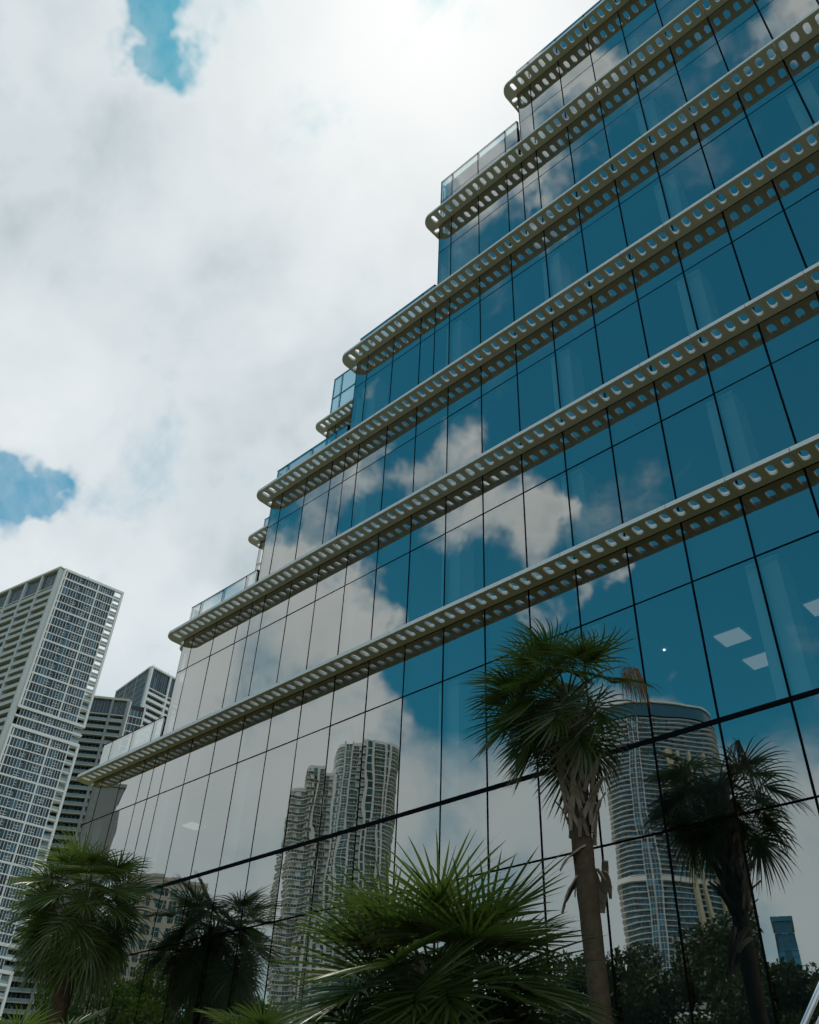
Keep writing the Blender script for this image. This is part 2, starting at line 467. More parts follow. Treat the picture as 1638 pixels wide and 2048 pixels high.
# --- perforated sunshade plates
SD, ST = 0.585, 0.098                     # depth and thickness
def slot(cx, cy, lx, ly, n=6):
    """obround hole, long in y (or in x when lx > ly)"""
    pts = []
    if ly >= lx:
        r = lx / 2; a = ly / 2 - r
        for i in range(n + 1): t = math.pi * i / n; pts.append((cx + r * math.cos(t), cy + a + r * math.sin(t)))
        for i in range(n + 1): t = math.pi + math.pi * i / n; pts.append((cx + r * math.cos(t), cy - a + r * math.sin(t)))
    else:
        r = ly / 2; a = lx / 2 - r
        for i in range(n + 1): t = -math.pi / 2 + math.pi * i / n; pts.append((cx + a + r * math.cos(t), cy + r * math.sin(t)))
        for i in range(n + 1): t = math.pi / 2 + math.pi * i / n; pts.append((cx - a + r * math.cos(t), cy + r * math.sin(t)))
    return pts

def plate_mesh(outline, holes, th):
    bm = bmesh.new(); edges = []
    for loop in [outline] + holes:
        vs = [bm.verts.new((x, y, 0)) for x, y in loop]
        edges += [bm.edges.new((vs[i], vs[(i + 1) % len(vs)])) for i in range(len(vs))]
    bmesh.ops.triangle_fill(bm, use_beauty=True, edges=edges)
    bmesh.ops.recalc_face_normals(bm, faces=bm.faces)
    fs = list(bm.faces)
    r = bmesh.ops.extrude_face_region(bm, geom=fs)
    bmesh.ops.translate(bm, vec=(0, 0, th), verts=[v for v in r['geom'] if isinstance(v, bmesh.types.BMVert)])
    bmesh.ops.recalc_face_normals(bm, faces=bm.faces)
    for f in bm.faces: f.material_index = 0 if f.normal.z < -0.5 else 1  # downward faces get the bounce-toned copy, all others the skylit one
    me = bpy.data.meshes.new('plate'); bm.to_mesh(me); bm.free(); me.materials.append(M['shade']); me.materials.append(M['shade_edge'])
    return me

SLOT_C, SLOT_L, SLOT_W = -0.325, 0.315, 0.158
def straight_plate(w):
    n = max(1, round(w / 0.3125)); p = w / n
    return plate_mesh([(0.007, -SD), (w - 0.007, -SD), (w - 0.007, -0.012), (0.007, -0.012)],
                      [slot(p * (i + 0.5), SLOT_C, SLOT_W, SLOT_L) for i in range(n)], ST)
OV = 0.40                                # overhang past the corner
def corner_plate(w, ylen):
    """wraps the free corner at x = 0 with a rounded nose and runs back along the side"""
    R_ = 0.40; out = [(w - 0.004, -0.012), (w - 0.004, -SD)]
    for i in range(11):
        t = -math.pi / 2 - math.pi / 2 * i / 10
        out.append((-OV + R_ + R_ * math.cos(t), -SD + R_ + R_ * math.sin(t)))
    out += [(-OV, ylen), (-0.012, ylen), (-0.012, -0.012)]
    n = max(1, round((w + 0.1) / 0.3125)); p = (w + 0.12) / n
    holes = [slot(-0.10 + p * (i + 0.5) - 0.02, SLOT_C, SLOT_W, SLOT_L) for i in range(n)]
    y = 0.10
    while y < ylen - 0.3: holes.append(slot(-0.205, y, 0.24, SLOT_W)); y += 0.3125
    return plate_mesh(out, holes, ST)

_pl = {}
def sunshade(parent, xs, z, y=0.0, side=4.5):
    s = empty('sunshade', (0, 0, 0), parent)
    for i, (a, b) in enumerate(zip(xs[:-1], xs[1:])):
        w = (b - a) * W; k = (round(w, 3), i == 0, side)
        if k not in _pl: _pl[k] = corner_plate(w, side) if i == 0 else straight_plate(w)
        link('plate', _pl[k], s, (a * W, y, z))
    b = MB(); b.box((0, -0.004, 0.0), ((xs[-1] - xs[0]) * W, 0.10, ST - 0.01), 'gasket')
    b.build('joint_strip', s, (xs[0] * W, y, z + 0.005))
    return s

WY = 4.55                                # front of the wing behind
# main front
rows_of = {'G': [(0.25, T['O']), (T['O'], J['L'])], 'A': [(J['L'], T['A']), (T['A'], J['A'])]}
prev = 'A'
for k in LV[1:]:
    rows_of[k] = [(J[prev] + ST, T[k]), (T[k], J[k])]; prev = k
for k in 'GABCDEF':
    c = CI['A' if k == 'G' else k]
    half = None if k == 'F' else math.ceil(c + 0.2) + 2.5
    xs = grid_lines(c, half)
    curtain_wall(bld, xs, rows_of[k], thick=(J['L'],))
    side_wall(bld, c * W, 0.12, WY - 0.02, rows_of[k][0][0], rows_of[k][1][1])
    if k != 'G':
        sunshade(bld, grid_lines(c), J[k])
# parapets on the steps
for i, k in enumerate(LV):
    c = CI[k]; end = CI[LV[i + 1]] - 0.10 if k != 'F' else RIGHT
    xs = [c] + [x for x in range(math.ceil(c + 0.2), RIGHT + 1) if x < end - 0.05] + [end]
    rows = [(J[k] + ST, PAR[k])] if k not in 'E' else [(J[k] + ST, 31.16), (31.16, PAR[k])]
    p = empty('parapet', (0, 0, 0), bld)
    for a, b in zip(xs[:-1], xs[1:]):
        for z0, z1 in rows: pane(p, a * W, b * W, z0, z1, 0.0, 'coat_parapet' if k not in 'EF' else 'coat')
    for x in xs: link('post', bar_mesh(0.035, 0.06, PAR[k] - J[k] - ST), p, (x * W, 0.06, (PAR[k] + J[k] + ST) / 2))
    for z0, z1 in rows:
        b = MB(); b.box((0, 0.0, -0.02), ((xs[-1] - xs[0]) * W, 0.06, 0.02), 'gasket'); b.build('coping', p, (xs[0] * W, 0, z1))
    side_wall(bld, c * W, 0.12, WY - 0.02, J[k] + ST, PAR[k])
    if k in 'EF':
        b = MB(); b.box((c * W + 0.1, 0.16, J[k] + 0.07), (end * W - 0.1, 0.30, PAR[k] - 0.12), 'upstand'); b.build('upstand', bld)
# wing set back behind the steps
CW = {'A': -26.55, 'B': -22.78, 'C': -19.02, 'D': -15.25, 'E': -11.48}
prev = 'A'
for k in 'BCDE':
    c = CW[k] / W; xs = [c + i for i in range(0, 12)]; xs = [c, c + 0.456] + [c + 0.456 + i for i in range(1, 10 if k in 'AB' else 9)]
    z0 = J[prev] + ST if prev in J else J['L']
    curtain_wall(bld, xs, [(z0, T[k]), (T[k], J[k])], y=WY)
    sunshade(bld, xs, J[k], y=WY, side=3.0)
    ptop = J[k] + 1.3 if k != 'E' else 33.0
    rows = [(J[k] + ST, ptop)] if k != 'E' else [(J[k] + ST, 31.65), (31.65, ptop)]
    p = empty('parapet', (0, 0, 0), bld)
    for a, b in zip(xs[:-1], xs[1:]):
        for q0, q1 in rows: pane(p, a * W, b * W, q0, q1, WY, 'coat_parapet' if k != 'E' else 'coat')
    for x in xs: link('post', bar_mesh(0.035, 0.06, ptop - J[k] - ST), p, (x * W, WY + 0.06, (ptop + J[k] + ST) / 2))
    for q0, q1 in rows:
        b = MB(); b.box((0, 0.0, -0.02), ((xs[-1] - xs[0]) * W, 0.06, 0.02), 'gasket'); b.build('coping', p, (xs[0] * W, WY, q1))
    b = MB(); b.box((CW[k] + 0.1, WY + 0.16, T[k] + 0.25), (12, WY + 9, J[k] + 0.09), 'slab'); b.build('floor_slab', bld)
    prev = k

# inside: slabs with ceilings, columns, a dark core, added blackout walls, lights
for k in 'G' + LV:
    c = (CI['A'] if k == 'G' else CI[k]) * W
    zc, zs = (T['O'], J['L']) if k == 'G' else (T[k], J[k])
    b = MB(); b.box((c + 0.1, 0.16, zc + 0.12), (RIGHT * W, WY - 0.05, zs + 0.06), 'slab', face_mats=['ceiling'] + ['slab'] * 5); b.build('floor_slab', bld)
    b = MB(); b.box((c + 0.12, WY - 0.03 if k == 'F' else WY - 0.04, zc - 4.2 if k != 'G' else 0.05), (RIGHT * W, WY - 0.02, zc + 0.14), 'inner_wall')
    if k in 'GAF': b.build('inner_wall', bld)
    if k in 'GAB':
        zf = 0.05 if k == 'G' else rows_of[k][0][0] + 0.05
        b = MB(); b.box((c + 0.07, 0.45, zf), (c + 0.15, WY - 0.06, zc + 0.1), 'inner_wall'); b.build('end_blackout', bld)  # added opaque sheet, stops sky light showing through the end glass
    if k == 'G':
        b = MB(); b.box((c + 0.16, 0.9, 0.05), (RIGHT * W, 1.0, zc + 0.1), 'inner_wall'); b.build('lobby_blackout', bld)  # added close behind the ground-floor glass to keep the lobby dark
for i in range(-4, 5):
    x = 3.75 * i
    ks = [k for k in LV if CI[k] * W < x - 0.2]
    if not ks: continue
    b = MB(); b.box((-0.30, -0.28, 0), (0.30, 0.28, J[ks[-1]] - 8.5), 'column')
    b.build('column', bld, (x, 0.50, 8.45))
LG = MB(); LG.box((0, 0, -0.02), (0.56, 0.54, 0.0), 'panel_light'); lgm = LG.mesh('ceiling_light')
for x in (-13.22, 5.53, 7.43, 9.3):
    for y in (2.2, 3.46) if x > 0 else (2.2,):
        link('ceiling_light', lgm, bld, (x, y, T['A'] + 0.11))
b = MB(); b.tube([(0, 0, 0), (0, 0, -0.03)], 0.026, 'downlight', 12); b.build('downlight', bld, (4.47, 2.05, T['A'] + 0.12))
b = MB(); b.box((RIGHT * W, 0.0, 0.02), (RIGHT * W + 0.3, 20, 36), 'slab'); b.build('end_wall', bld)

# ------------------------------------------------------------------ palms
def frond_mesh(az, el, pet, blade, seed, droop=1.0, wind=(0, 0, 0), nseg=46, spread=128, dead=False, young_lit=False, pr0=0.02, wmax=0.018):
    """one fan leaf in world orientation, base at the origin"""
    r = random.Random(seed); mb = MB()
    leaf = 'palm_dead' if dead else 'palm_young_lit' if young_lit else 'palm_leaf'
    wind = Vector(wind)
    h = Vector((math.sin(az), math.cos(az), 0))
    p = Vector((0, 0, 0)); e = el; pts = [p.copy()]; n = 7
    for i in range(n):
        d = (h * math.cos(e) + Vector((0, 0, 1)) * math.sin(e) + wind * (0.25 * (i + 1) / n)).normalized()
        p = p + d * pet / n; pts.append(p.copy()); e -= (0.10 + 0.05 * droop) * (1.0 if e > -1.2 else 0)
    mb.tube(pts, [pr0 - (pr0 - 0.008) * i / n for i in range(n + 1)], 'petiole' if not dead else 'palm_dead', 4)
    d = (pts[-1] - pts[-2]).normalized()
    side = d.cross(Vector((0, 0, 1)))
    side = side.normalized() if side.length > 0.05 else Vector((math.cos(az), -math.sin(az), 0))
    roll = r.gauss(0, 0.28)
    side = (Matrix.Rotation(roll, 3, d) @ side).normalized()
    nrm = side.cross(d).normalized()
    if nrm.z < 0 and el > -0.9: nrm = -nrm
    costa = 0.28 * blade
    K = 6
    da = 2 * math.radians(spread) / nseg
    for j in range(nseg):
        th = -math.radians(spread) + da * (j + 0.5) + r.gauss(0, 0.02)
        u = min(1.0, abs(th) / math.radians(spread))
        L = blade * (1.0 - 0.38 * u ** 2.2) * r.uniform(0.88, 1.08)
        o = pts[-1] + d * costa * (1 - u) ** 1.2 - nrm * costa * 0.35 * (1 - u) ** 2
        dr = (d * math.cos(th) + side * math.sin(th) + nrm * (0.30 * u - 0.05)).normalized()
        if dead: dr = (d * (0.30 * math.cos(th) - 0.05) + side * 0.55 * math.sin(th) + Vector((0, 0, -0.9))).normalized()
        q = o.copy(); L1 = L - costa * (1 - u) * 0.8
        tw = 0.55 * (1 if j % 2 else -1) + r.gauss(0, 0.15)
        prevv = None; sag = r.uniform(0.75, 1.35) * droop
        for k in range(K + 1):
            t = k / K
            if k: 
                dd = (dr + Vector((0, 0, -1)) * sag * (0.10 * t + 0.95 * max(0, t - 0.3) ** 1.6) * (1.9 if dead else 1.0) + wind * (0.10 + 1.1 * t * t)).normalized()
                q = q + dd * (L1 / K)
            else: dd = dr
            rr = (q - pts[-1]).length
            wd = min(1.12 * da * rr * 0.5, wmax * (1 - t) ** 0.65 + 0.0005) * (0.7 if dead else 1.0) if t < 0.98 else 0.0006
            ac = dd.cross(nrm).normalized()
            ac = (Matrix.Rotation(tw, 3, dd) @ ac)
            a, b = q - ac * wd, q + ac * wd
            if prevv: mb.poly([prevv[0], prevv[1], b, a], leaf)
            prevv = (a, b)
    # weld along each blade segment so that "per island" colour works
    me = mb.mesh('frond', True)
    bm = bmesh.new(); bm.from_mesh(me); bmesh.ops.remove_doubles(bm, verts=bm.verts, dist=0.00005); bm.to_mesh(me); bm.free()
    return me

def trunk_mesh(pts, rad, seed, n=18, sub=10):
    r = random.Random(seed); P = []; Rr = []
    for i in range(len(pts) - 1):
        a, b = Vector(pts[i]), Vector(pts[i + 1])
        for k in range(sub):
            t = k / sub; P.append(a.lerp(b, t)); Rr.append((rad[i] * (1 - t) + rad[i + 1] * t) * r.uniform(0.965, 1.035))
    P.append(Vector(pts[-1])); Rr.append(rad[-1])
    mb = MB(); mb.tube(P, Rr, 'bark', n)
    return mb.mesh('trunk', True)

def boot_mesh(seed, L=0.42, split=True):
    """old leaf base: a tapering, slightly twisted wedge that curls outward, forked at its foot"""
    r = random.Random(seed); mb = MB(); K = 7
    for s in ((-1, 1) if split else (0,)):
        rings = []
        for k in range(K):
            t = k / (K - 1)
            z = L * t; y = 0.012 + 0.10 * t ** 2.4 + r.uniform(-0.004, 0.004)
            spread = (1 - t) ** 1.2 * 0.085 * s
            hw = (0.030 + 0.012 * math.sin(3.1 * t)) * (1.05 - 0.25 * t) if split else 0.05 * (1 - 0.5 * t)
            thk = 0.020 * (1 - 0.5 * t)
            tw = 0.25 * t * r.choice((-1, 1))
            ca, sa = math.cos(tw), math.sin(tw)
            rings.append([(spread - hw * ca, y - hw * sa, z), (spread + hw * ca, y + hw * sa, z), (spread + hw * 0.8 * ca, y - thk, z), (spread - hw * 0.8 * ca, y - thk, z)])
        for a, b in zip(rings[:-1], rings[1:]):
            for j in range(4):
                i = (j + 1) % 4; mb.poly([a[j], a[i], b[i], b[j]], 'boot')
        mb.poly(rings[-1], 'boot'); mb.poly(rings[0][::-1], 'boot')
    return mb.mesh('leaf_base', False)
BOOTS = [boot_mesh(s, L) for s, L in ((1, 0.40), (2, 0.46), (3, 0.36), (4, 0.50))]

def palm(name, label, base, top, r0, r1, seed, n_frond, pet, blade, wind=(0, 0, 0), droop=1.0, boots=(0, 0), dead=(), az_bias=None, lean=0.0, young_lit=6, nseg=46, el_max=1.45, group='palms in front of the glass', pr0=0.02, low=-0.75, wmax=0.020, spread=135):
    r = random.Random(seed)
    root = tag(empty(name, base), label, 'palm', group)
    B, Tp = Vector((0, 0, 0)), Vector(top) - Vector(base)
    mid = B.lerp(Tp, 0.5) + Vector((r.uniform(-.05, .05), r.uniform(-.05, .05), 0))
    link('trunk', trunk_mesh([B - Vector((0, 0, 0.1)), B.lerp(mid, 0.5), mid, mid.lerp(Tp, 0.5), Tp], [r0 * 1.15, r0, r0 * 0.97, r0 * 0.97 + (r1 - r0) * 0.25, r1], seed), root)
    # old leaf bases
    z0, z1 = boots; i = 0; z = z0
    while z < z1:
        t = z / Tp.z; c = B.lerp(Tp, t); rr = r0 * (1 - t) + r1 * t
        a = i * 2.3999 + r.uniform(-.25, .25)
        o = link('leaf_base', r.choice(BOOTS), root, c + Vector((math.sin(a), math.cos(a), 0)) * (rr * 0.86))
        o.rotation_euler = (r.uniform(-0.36, -0.03), r.uniform(-.18, .18), -a); k = r.uniform(0.75, 1.25); o.scale = (k * r.uniform(0.7, 1.1), k * r.uniform(0.8, 1.4), k)
        z += (z1 - z0) / 58; i += 1
    for i in range(n_frond):
        t = (i + 0.5) / n_frond
        el = el_max - (el_max - low) * t ** 0.85 + r.gauss(0, 0.10)
        az = i * 2.39996 + r.gauss(0, 0.22)
        if az_bias is not None:
            dz = (az - az_bias[0] + math.pi) % (2 * math.pi) - math.pi
            az = az_bias[0] + dz * az_bias[1]
        pl = pet * r.uniform(0.8, 1.15) * (0.75 + 0.35 * min(1, t * 1.6))
        me = frond_mesh(az, el, pl, blade * r.uniform(0.86, 1.12), seed * 1000 + i, droop * r.uniform(0.7, 1.25) * (0.55 + 0.75 * t), wind, nseg, spread=spread, young_lit=(i < young_lit), pr0=pr0, wmax=wmax)
        link('frond', me, root, Tp + Vector((math.sin(az), math.cos(az), 0)) * r1 * 0.5 + Vector((0, 0, 0.30 * (1 - t))))
    for k, (az, el, pl, bl) in enumerate(dead):
        o = link('frond', frond_mesh(az, el, pl, bl, seed * 77 + k, 1.7, (0, 0, 0), 40, 85, dead=True), root, Tp + Vector((math.sin(az), math.cos(az), 0)) * r1 * 0.6)
        o['label'] = 'dry brown hanging frond'
    return root

CL = math.atan2(-0.729, -0.683)          # azimuth of picture-left seen from the street
# tall palm at the right, blown to the left
P2 = palm('sabal_palm', 'tall windblown palm with brown leaf bases and one dry frond, at the right', (5.08, -2.27, 0), (4.86, -2.42, 8.05), 0.145, 0.20, 21, 30, 0.66, 1.0,
          wind=(-0.36, -0.33, 0.0), droop=1.0, boots=(5.95, 8.05), young_lit=10, dead=((CL + math.pi + 0.15, 1.30, 1.15, 0.95),), az_bias=(CL, 0.78), el_max=1.4, low=-0.5, nseg=46, wmax=0.023, spread=140)
# torn boots hanging below the crown shaft
hang = [(0.55, 5.62, 0.8), (0.75, 5.55, 1.05), (0.2, 5.86, 1.0), (2.6, 5.75, 1.1), (3.0, 5.6, 0.8)]
for k, (da_, z, s_) in enumerate(hang):
    a = CL + da_ - 0.4
    o = link('leaf_base', BOOTS[k % 4], P2, Vector((-0.08, -0.02, z)) + Vector((math.sin(a), math.cos(a), 0)) * 0.15)
    o.rotation_euler = (-2.5 + 0.25 * k % 0.7, 0.2 * (k - 2), -a); o.scale = (s_ * 1.4, s_ * 1.5, s_ * 1.25)
P1 = palm('sabal_palm', 'full green palm by the left end of the glass, before the white tower', (-10.1, -2.0, 0), (-10.1, -2.0, 7.35), 0.20, 0.24, 11, 60, 0.95, 1.15,
          wind=(-0.12, -0.11, 0), droop=0.75, boots=(5.8, 7.3), dead=((CL - 0.9, -0.7, 0.6, 0.8), (CL + 1.9, -0.9, 0.6, 0.7), (CL + 2.6, -0.8, 0.6, 0.7)), az_bias=(CL, 0.93), nseg=46, low=-0.8, wmax=0.024, young_lit=60, spread=140)  # all fronds take the paler leaf, so the crown looks lit
P3 = palm('sabal_palm', 'large dark fan palm nearest the camera, at the bottom centre', (6.08, -6.82, 0), (6.08, -6.82, 3.06), 0.17, 0.18, 31, 52, 0.58, 1.0,
          wind=(-0.03, -0.03, 0), droop=0.32, boots=(2.2, 3.1), nseg=46, el_max=1.42, low=-0.6, pr0=0.016, wmax=0.021, spread=145, young_lit=2)
P4 = palm('young_palm', 'low palm tips showing at the bottom, left of the large fan palm', (2.75, -5.8, 0), (2.75, -5.8, 2.7), 0.14, 0.15, 41, 20, 0.45, 0.75,
          droop=0.6, nseg=40, el_max=1.4, low=-0.2)
P5 = palm('young_palm', 'low palm whose tips rise at the bottom left corner', (-3.2, -5.75, 0), (-3.2, -5.75, 3.1), 0.14, 0.15, 51, 20, 0.5, 0.85,
          droop=0.6, nseg=40, el_max=1.4, low=-0.2)

# ------------------------------------------------------------------ broadleaf trees across the street (seen in the glass)
def tree(label, base, height, radius, seed, leaf, n=24000, size=0.125):
    r = random.Random(seed); root = tag(empty('street_tree', base), label, 'tree', 'trees across the street')
    mb = MB(); h0 = height * 0.32
    mb.tube([(0, 0, -0.1), (0.1, 0.05, h0 * 0.5), (0.05, 0.1, h0), (0, 0, height * 0.6)], [0.32, 0.24, 0.2, 0.08], 'tree_bark', 10)
    clumps = []
    for i in range(26):
        a = i * 2.4 + r.uniform(-.4, .4); t = (i + 0.5) / 26
        rr = radius * math.sqrt(r.uniform(0.15, 1.0)) * (0.95 if t < 0.7 else 0.65)
        z = height * (0.36 + 0.56 * t) + r.uniform(-.4, .4)
        z = min(z, height * (1.0 - 0.30 * (rr / radius) ** 2) - 0.5)
        c = Vector((rr * math.sin(a), rr * math.cos(a), z)); clumps.append((c, r.uniform(0.75, 1.45) * radius * 0.27))
        m = Vector((c.x * 0.45, c.y * 0.45, h0 + (c.z - h0) * 0.55))
        mb.tube([(0.05, 0.1, h0 * r.uniform(0.8, 1.3)), m, c], [0.11, 0.07, 0.02], 'tree_bark', 5)
    mb.build('trunk', root, smooth=True)
    rs = np.random.RandomState(seed); V = []; F = []
    w = np.array([c[1] ** 2 for c in clumps]); w /= w.sum()
    idx = rs.choice(len(clumps), n, p=w)
    d = rs.normal(size=(n, 3)); d /= np.linalg.norm(d, axis=1)[:, None]
    rad = np.array([c[1] for c in clumps])[idx] * rs.uniform(0.3, 1.08, n) ** 0.6
    cen = np.array([tuple(c[0]) for c in clumps])[idx] + d * rad[:, None] * np.array([1, 1, 0.8])
    a = rs.normal(size=(n, 3)); a /= np.linalg.norm(a, axis=1)[:, None]
    b = np.cross(a, rs.normal(size=(n, 3))); b /= np.linalg.norm(b, axis=1)[:, None]
    s = size * rs.uniform(0.6, 1.3, n)[:, None]
    q = np.stack([cen - a * s, cen + b * s * 0.42 + a * s * 0.1, cen + a * s, cen - b * s * 0.42 + a * s * 0.1], 1).reshape(-1, 3)
    me = bpy.data.meshes.new('crown'); me.from_pydata(q.tolist(), [], [(4*i, 4*i+1, 4*i+2, 4*i+3) for i in range(n)])
    me.materials.append(M[leaf]); me.update()
    link('crown', me, root)
    return root
TREES = [('dark tree mirrored in the glass under the small blue block', (-4.4, -23.4, 0), 10.6, 3.4, 8, 'tree_leaf'),
         ('dark leafy tree mirrored in the glass just right of the tall palm trunk', (-10.4, -22.4, 0), 11.9, 3.8, 1, 'tree_leaf'),
         ('dark tree mirrored in the glass below the wavy-balcony tower', (-7.4, -24.8, 0), 13.5, 4.3, 2, 'tree_leaf'),
         ('dark tree mirrored at the lower right edge of the glass', (-1.2, -24.2, 0), 10.2, 3.8, 3, 'tree_leaf'),
         ('dark tree mirrored in the glass between the large fan palm and the tall trunk', (-14.8, -25.0, 0), 10.2, 3.4, 4, 'tree_leaf'),
         ('bright green tree mirrored in the glass behind the left palm trunk', (-41.5, -14.8, 0), 14.6, 4.0, 5, 'tree_leaf_light'),
         ('bright green tree mirrored in the glass between the left palm and its reflection', (-39.2, -19.0, 0), 13.4, 4.0, 6, 'tree_leaf_light'),
         ('bright green tree mirrored in the glass right of the left palm reflection', (-36.5, -22.4, 0), 12.6, 3.4, 7, 'tree_leaf_light')]
for a in TREES: tree(*a)

# slanted steel tubes at the lower right
sp = tag(empty('steel_rail', (10.6, -10.6, 0)), 'slanted silver metal tubes in the bottom right corner', 'rail')
for nm, p0, p1, rr in (('upper_tube', (-0.06, 0.023, 1.607), (0.52, 0.254, 2.509), 0.0095), ('lower_tube', (-0.027, 0.054, 1.609), (0.553, 0.285, 2.511), 0.0095)):
    mb = MB(); mb.tube([p0, p1], rr, 'steel', 14); mb.build(nm, sp, smooth=True)
mb = MB(); mb.tube([(-0.045, 0.035, 0), (-0.045, 0.035, 1.65)], 0.02, 'steel', 14); mb.build('post', sp, smooth=True)

# ------------------------------------------------------------------ towers
class Face:
    """a vertical tower face: origin at its left foot seen from outside, u runs right, n points out"""
    def __init__(s, o, u): s.o = Vector((o[0], o[1], 0)); s.u = Vector((u[0], u[1], 0)).normalized(); s.n = Vector((s.u.y, -s.u.x, 0))
    def mat(s): return Matrix(((s.u.x, -s.n.x, 0, s.o.x), (s.u.y, -s.n.y, 0, s.o.y), (0, 0, 1, 0), (0, 0, 0, 1)))
    # local box coordinates: x along u, y INTO the building, z up

def put(parent, name, me, face, x, y, z):
    o = link(name, me, parent); m = face.mat() @ Matrix.Translation((x, y, z)); o.matrix_basis = Matrix.Translation(-parent.location) @ m
    return o

def body(parent, pts, z0, z1, m, name='core'):
    mb = MB(); mb.prism(pts, z0, z1, m); o = mb.build(name, parent); o.location = -parent.location
    return o

_wm = {}
def window_mesh(w, h, n, mg='tglass', mf='white', bars=(), th=0.11, bw=0.115):
    """a window bay: n panes with white bars, some panes divided"""
    k = (round(w, 2), round(h, 2), n, mg, mf, tuple(bars), bw)
    if k in _wm: return _wm[k]
    mb = MB(); p = w / n
    for i in range(n):
        zs = [0, h]
        if i in bars: zs = [0, h * 0.33, h * 0.62, h]
        for a, b in zip(zs[:-1], zs[1:]): mb.box((p * i + bw/2, 0.02, a + 0.03), (p * (i + 1) - bw/2, 0.06, b - 0.03), mg)
        for q in zs[1:-1]: mb.box((p * i, -0.03, q - bw/2), (p * (i + 1), 0.05, q + bw/2), mf)
    for i in range(n + 1): mb.box((p * i - bw/2, -th, 0), (p * i + bw/2, 0.05, h), mf)
    _wm[k] = mb.mesh('window'); return _wm[k]

_bx = {}
def boxm(sx, sy, sz, m, y0=0.0):
    k = (round(sx, 2), round(sy, 2), round(sz, 2), m, y0)
    if k not in _bx:
        mb = MB(); mb.box((0, y0, 0), (sx, y0 + sy, sz), m); _bx[k] = mb.mesh('slab')
    return _bx[k]

def balcony_mesh(L, d, m='beige_slab', rail='rail', h=1.0, bars=0):
    k = ('bal', round(L, 2), d, m, rail, bars)
    if k not in _bx:
        mb = MB(); mb.box((0, -d, 0), (L, 0.05, 0.28), m); mb.box((0.05, -d + 0.02, 0.28), (L - 0.05, -d + 0.07, 0.28 + h), rail)
        mb.box((0.02, -d, 0.28 + h), (L - 0.02, -d + 0.1, 0.36 + h), m)
        if bars:
            for i in range(bars + 1): mb.box((L * i / bars - 0.04, -d - 0.02, 0.28), (L * i / bars + 0.04, -d + 0.05, 0.28 + h), m)
        _bx[k] = mb.mesh('balcony')
    return _bx[k]

def grid_face(parent, F, Lw, z0, z1, fh, nb, frame=True, left=0.8, right=2.7):
    """white frame, window grid, open balcony strip at the right"""
    nfl = int((z1 - z0) / fh + 0.5); fh = (z1 - z0) / nfl
    gx0, gx1 = left + 0.7, Lw - right - 0.7; split = gx0 + (gx1 - gx0) * 0.66
    bays = [(gx0, (gx0 + split) / 2, 6), ((gx0 + split) / 2, split, 6), (split, gx1, 7)]
    for i in range(nfl):
        z = z0 + i * fh
        heavy = (nfl - i) % 4 == 1
        put(parent, 'floor_edge', boxm(Lw - 0.4, 1.6, 0.62 if heavy else 0.36, 'white', -0.22 if heavy else -0.14), F, 0.2, 0, z)
        for q, (a, b, n) in enumerate(bays):
            k = (i * 2 + q) % 3
            bars = ((3, 4) if k == 0 else (2, 3) if k == 1 else (3,)) if q else ((4, 5) if i % 2 else (5,))
            put(parent, 'window', window_mesh(b - a, fh - 0.3, n, bars=bars), F, a, 0.03, z + 0.3)
        put(parent, 'railing', boxm(right - 0.1, 0.06, 0.9, 'rail', 0.0), F, gx1 + 0.25, 0.05, z + 0.45)
    if frame:
        for x, w in ((0, 0.7), (Lw - 0.7, 0.7)): put(parent, 'frame', boxm(w, 1.0, z1 - z0 + 0.9, 'white', -0.45), F, x, 0, z0)
        put(parent, 'frame', boxm(0.35, 0.4, z1 - z0, 'white', -0.2), F, gx0 - 0.4, 0, z0)
        put(parent, 'frame', boxm(0.5, 0.5, z1 - z0, 'white', -0.3), F, split - 0.25, 0, z0)
        put(parent, 'frame', boxm(0.3, 0.4, z1 - z0, 'white', -0.2), F, gx1, 0, z0)
        for z in (z0, z1): put(parent, 'frame', boxm(Lw, 1.0, 0.9, 'white', -0.48), F, 0, 0, z)

def balcony_face(parent, F, Lw, z0, z1, fh, piers, d=1.5, m='beige_slab', rail='rail', wall='grey_wall', bars=0, top=None):
    nfl = int((z1 - z0) / fh + 0.5); fh = (z1 - z0) / nfl
    pw = 0.9; n = len(piers) - 1
    for i in range(nfl):
        z = z0 + i * fh
        for a, b in zip(piers[:-1], piers[1:]):
            L = b - a - pw
            if top and z > top - 0.1: continue
            put(parent, 'balcony', balcony_mesh(L, d * (1.0 if i % 3 else 1.15), m, rail, bars=bars), F, a + pw, 0, z)
            put(parent, 'balcony_window', window_mesh(L - 0.6, fh - 0.55, 7, bars=(), mf='grey_wall', bw=0.14), F, a + pw + 0.3, 0.05, z + 0.28)  # window bays behind the balconies
    if top:
        for a, b in zip(piers[:-1], piers[1:]):
            put(parent, 'window', window_mesh(b - a - pw, z1 - top - 0.5, 9, bars=(2, 5), mf='grey_wall'), F, a + pw, -d * 0.5, top + 0.3)
            put(parent, 'floor_edge', boxm(b - a - pw, 1.5, 0.4, m, -d), F, a + pw, 0, top)
    for x in piers: put(parent, 'pier', boxm(pw, d + 0.4, z1 - z0 + 0.5, wall, -d - 0.1), F, x, 0, z0)
    put(parent, 'roof_edge', boxm(Lw, d + 0.6, 0.9, m, -d - 0.25), F, 0, 0, z1)

def roof_bits(parent, x, y, z, seed, n=4, spread=6):
    r = random.Random(seed); 
    for i in range(n):
        mb = MB(); mb.tube([(0, 0, 0), (0, 0, r.uniform(1.5, 4))], 0.07, 'grey_wall', 5)
        o = mb.build('antenna', parent); o.location = Vector((x + r.uniform(-spread, 0.3), y + r.uniform(0, spread), z)) - parent.location

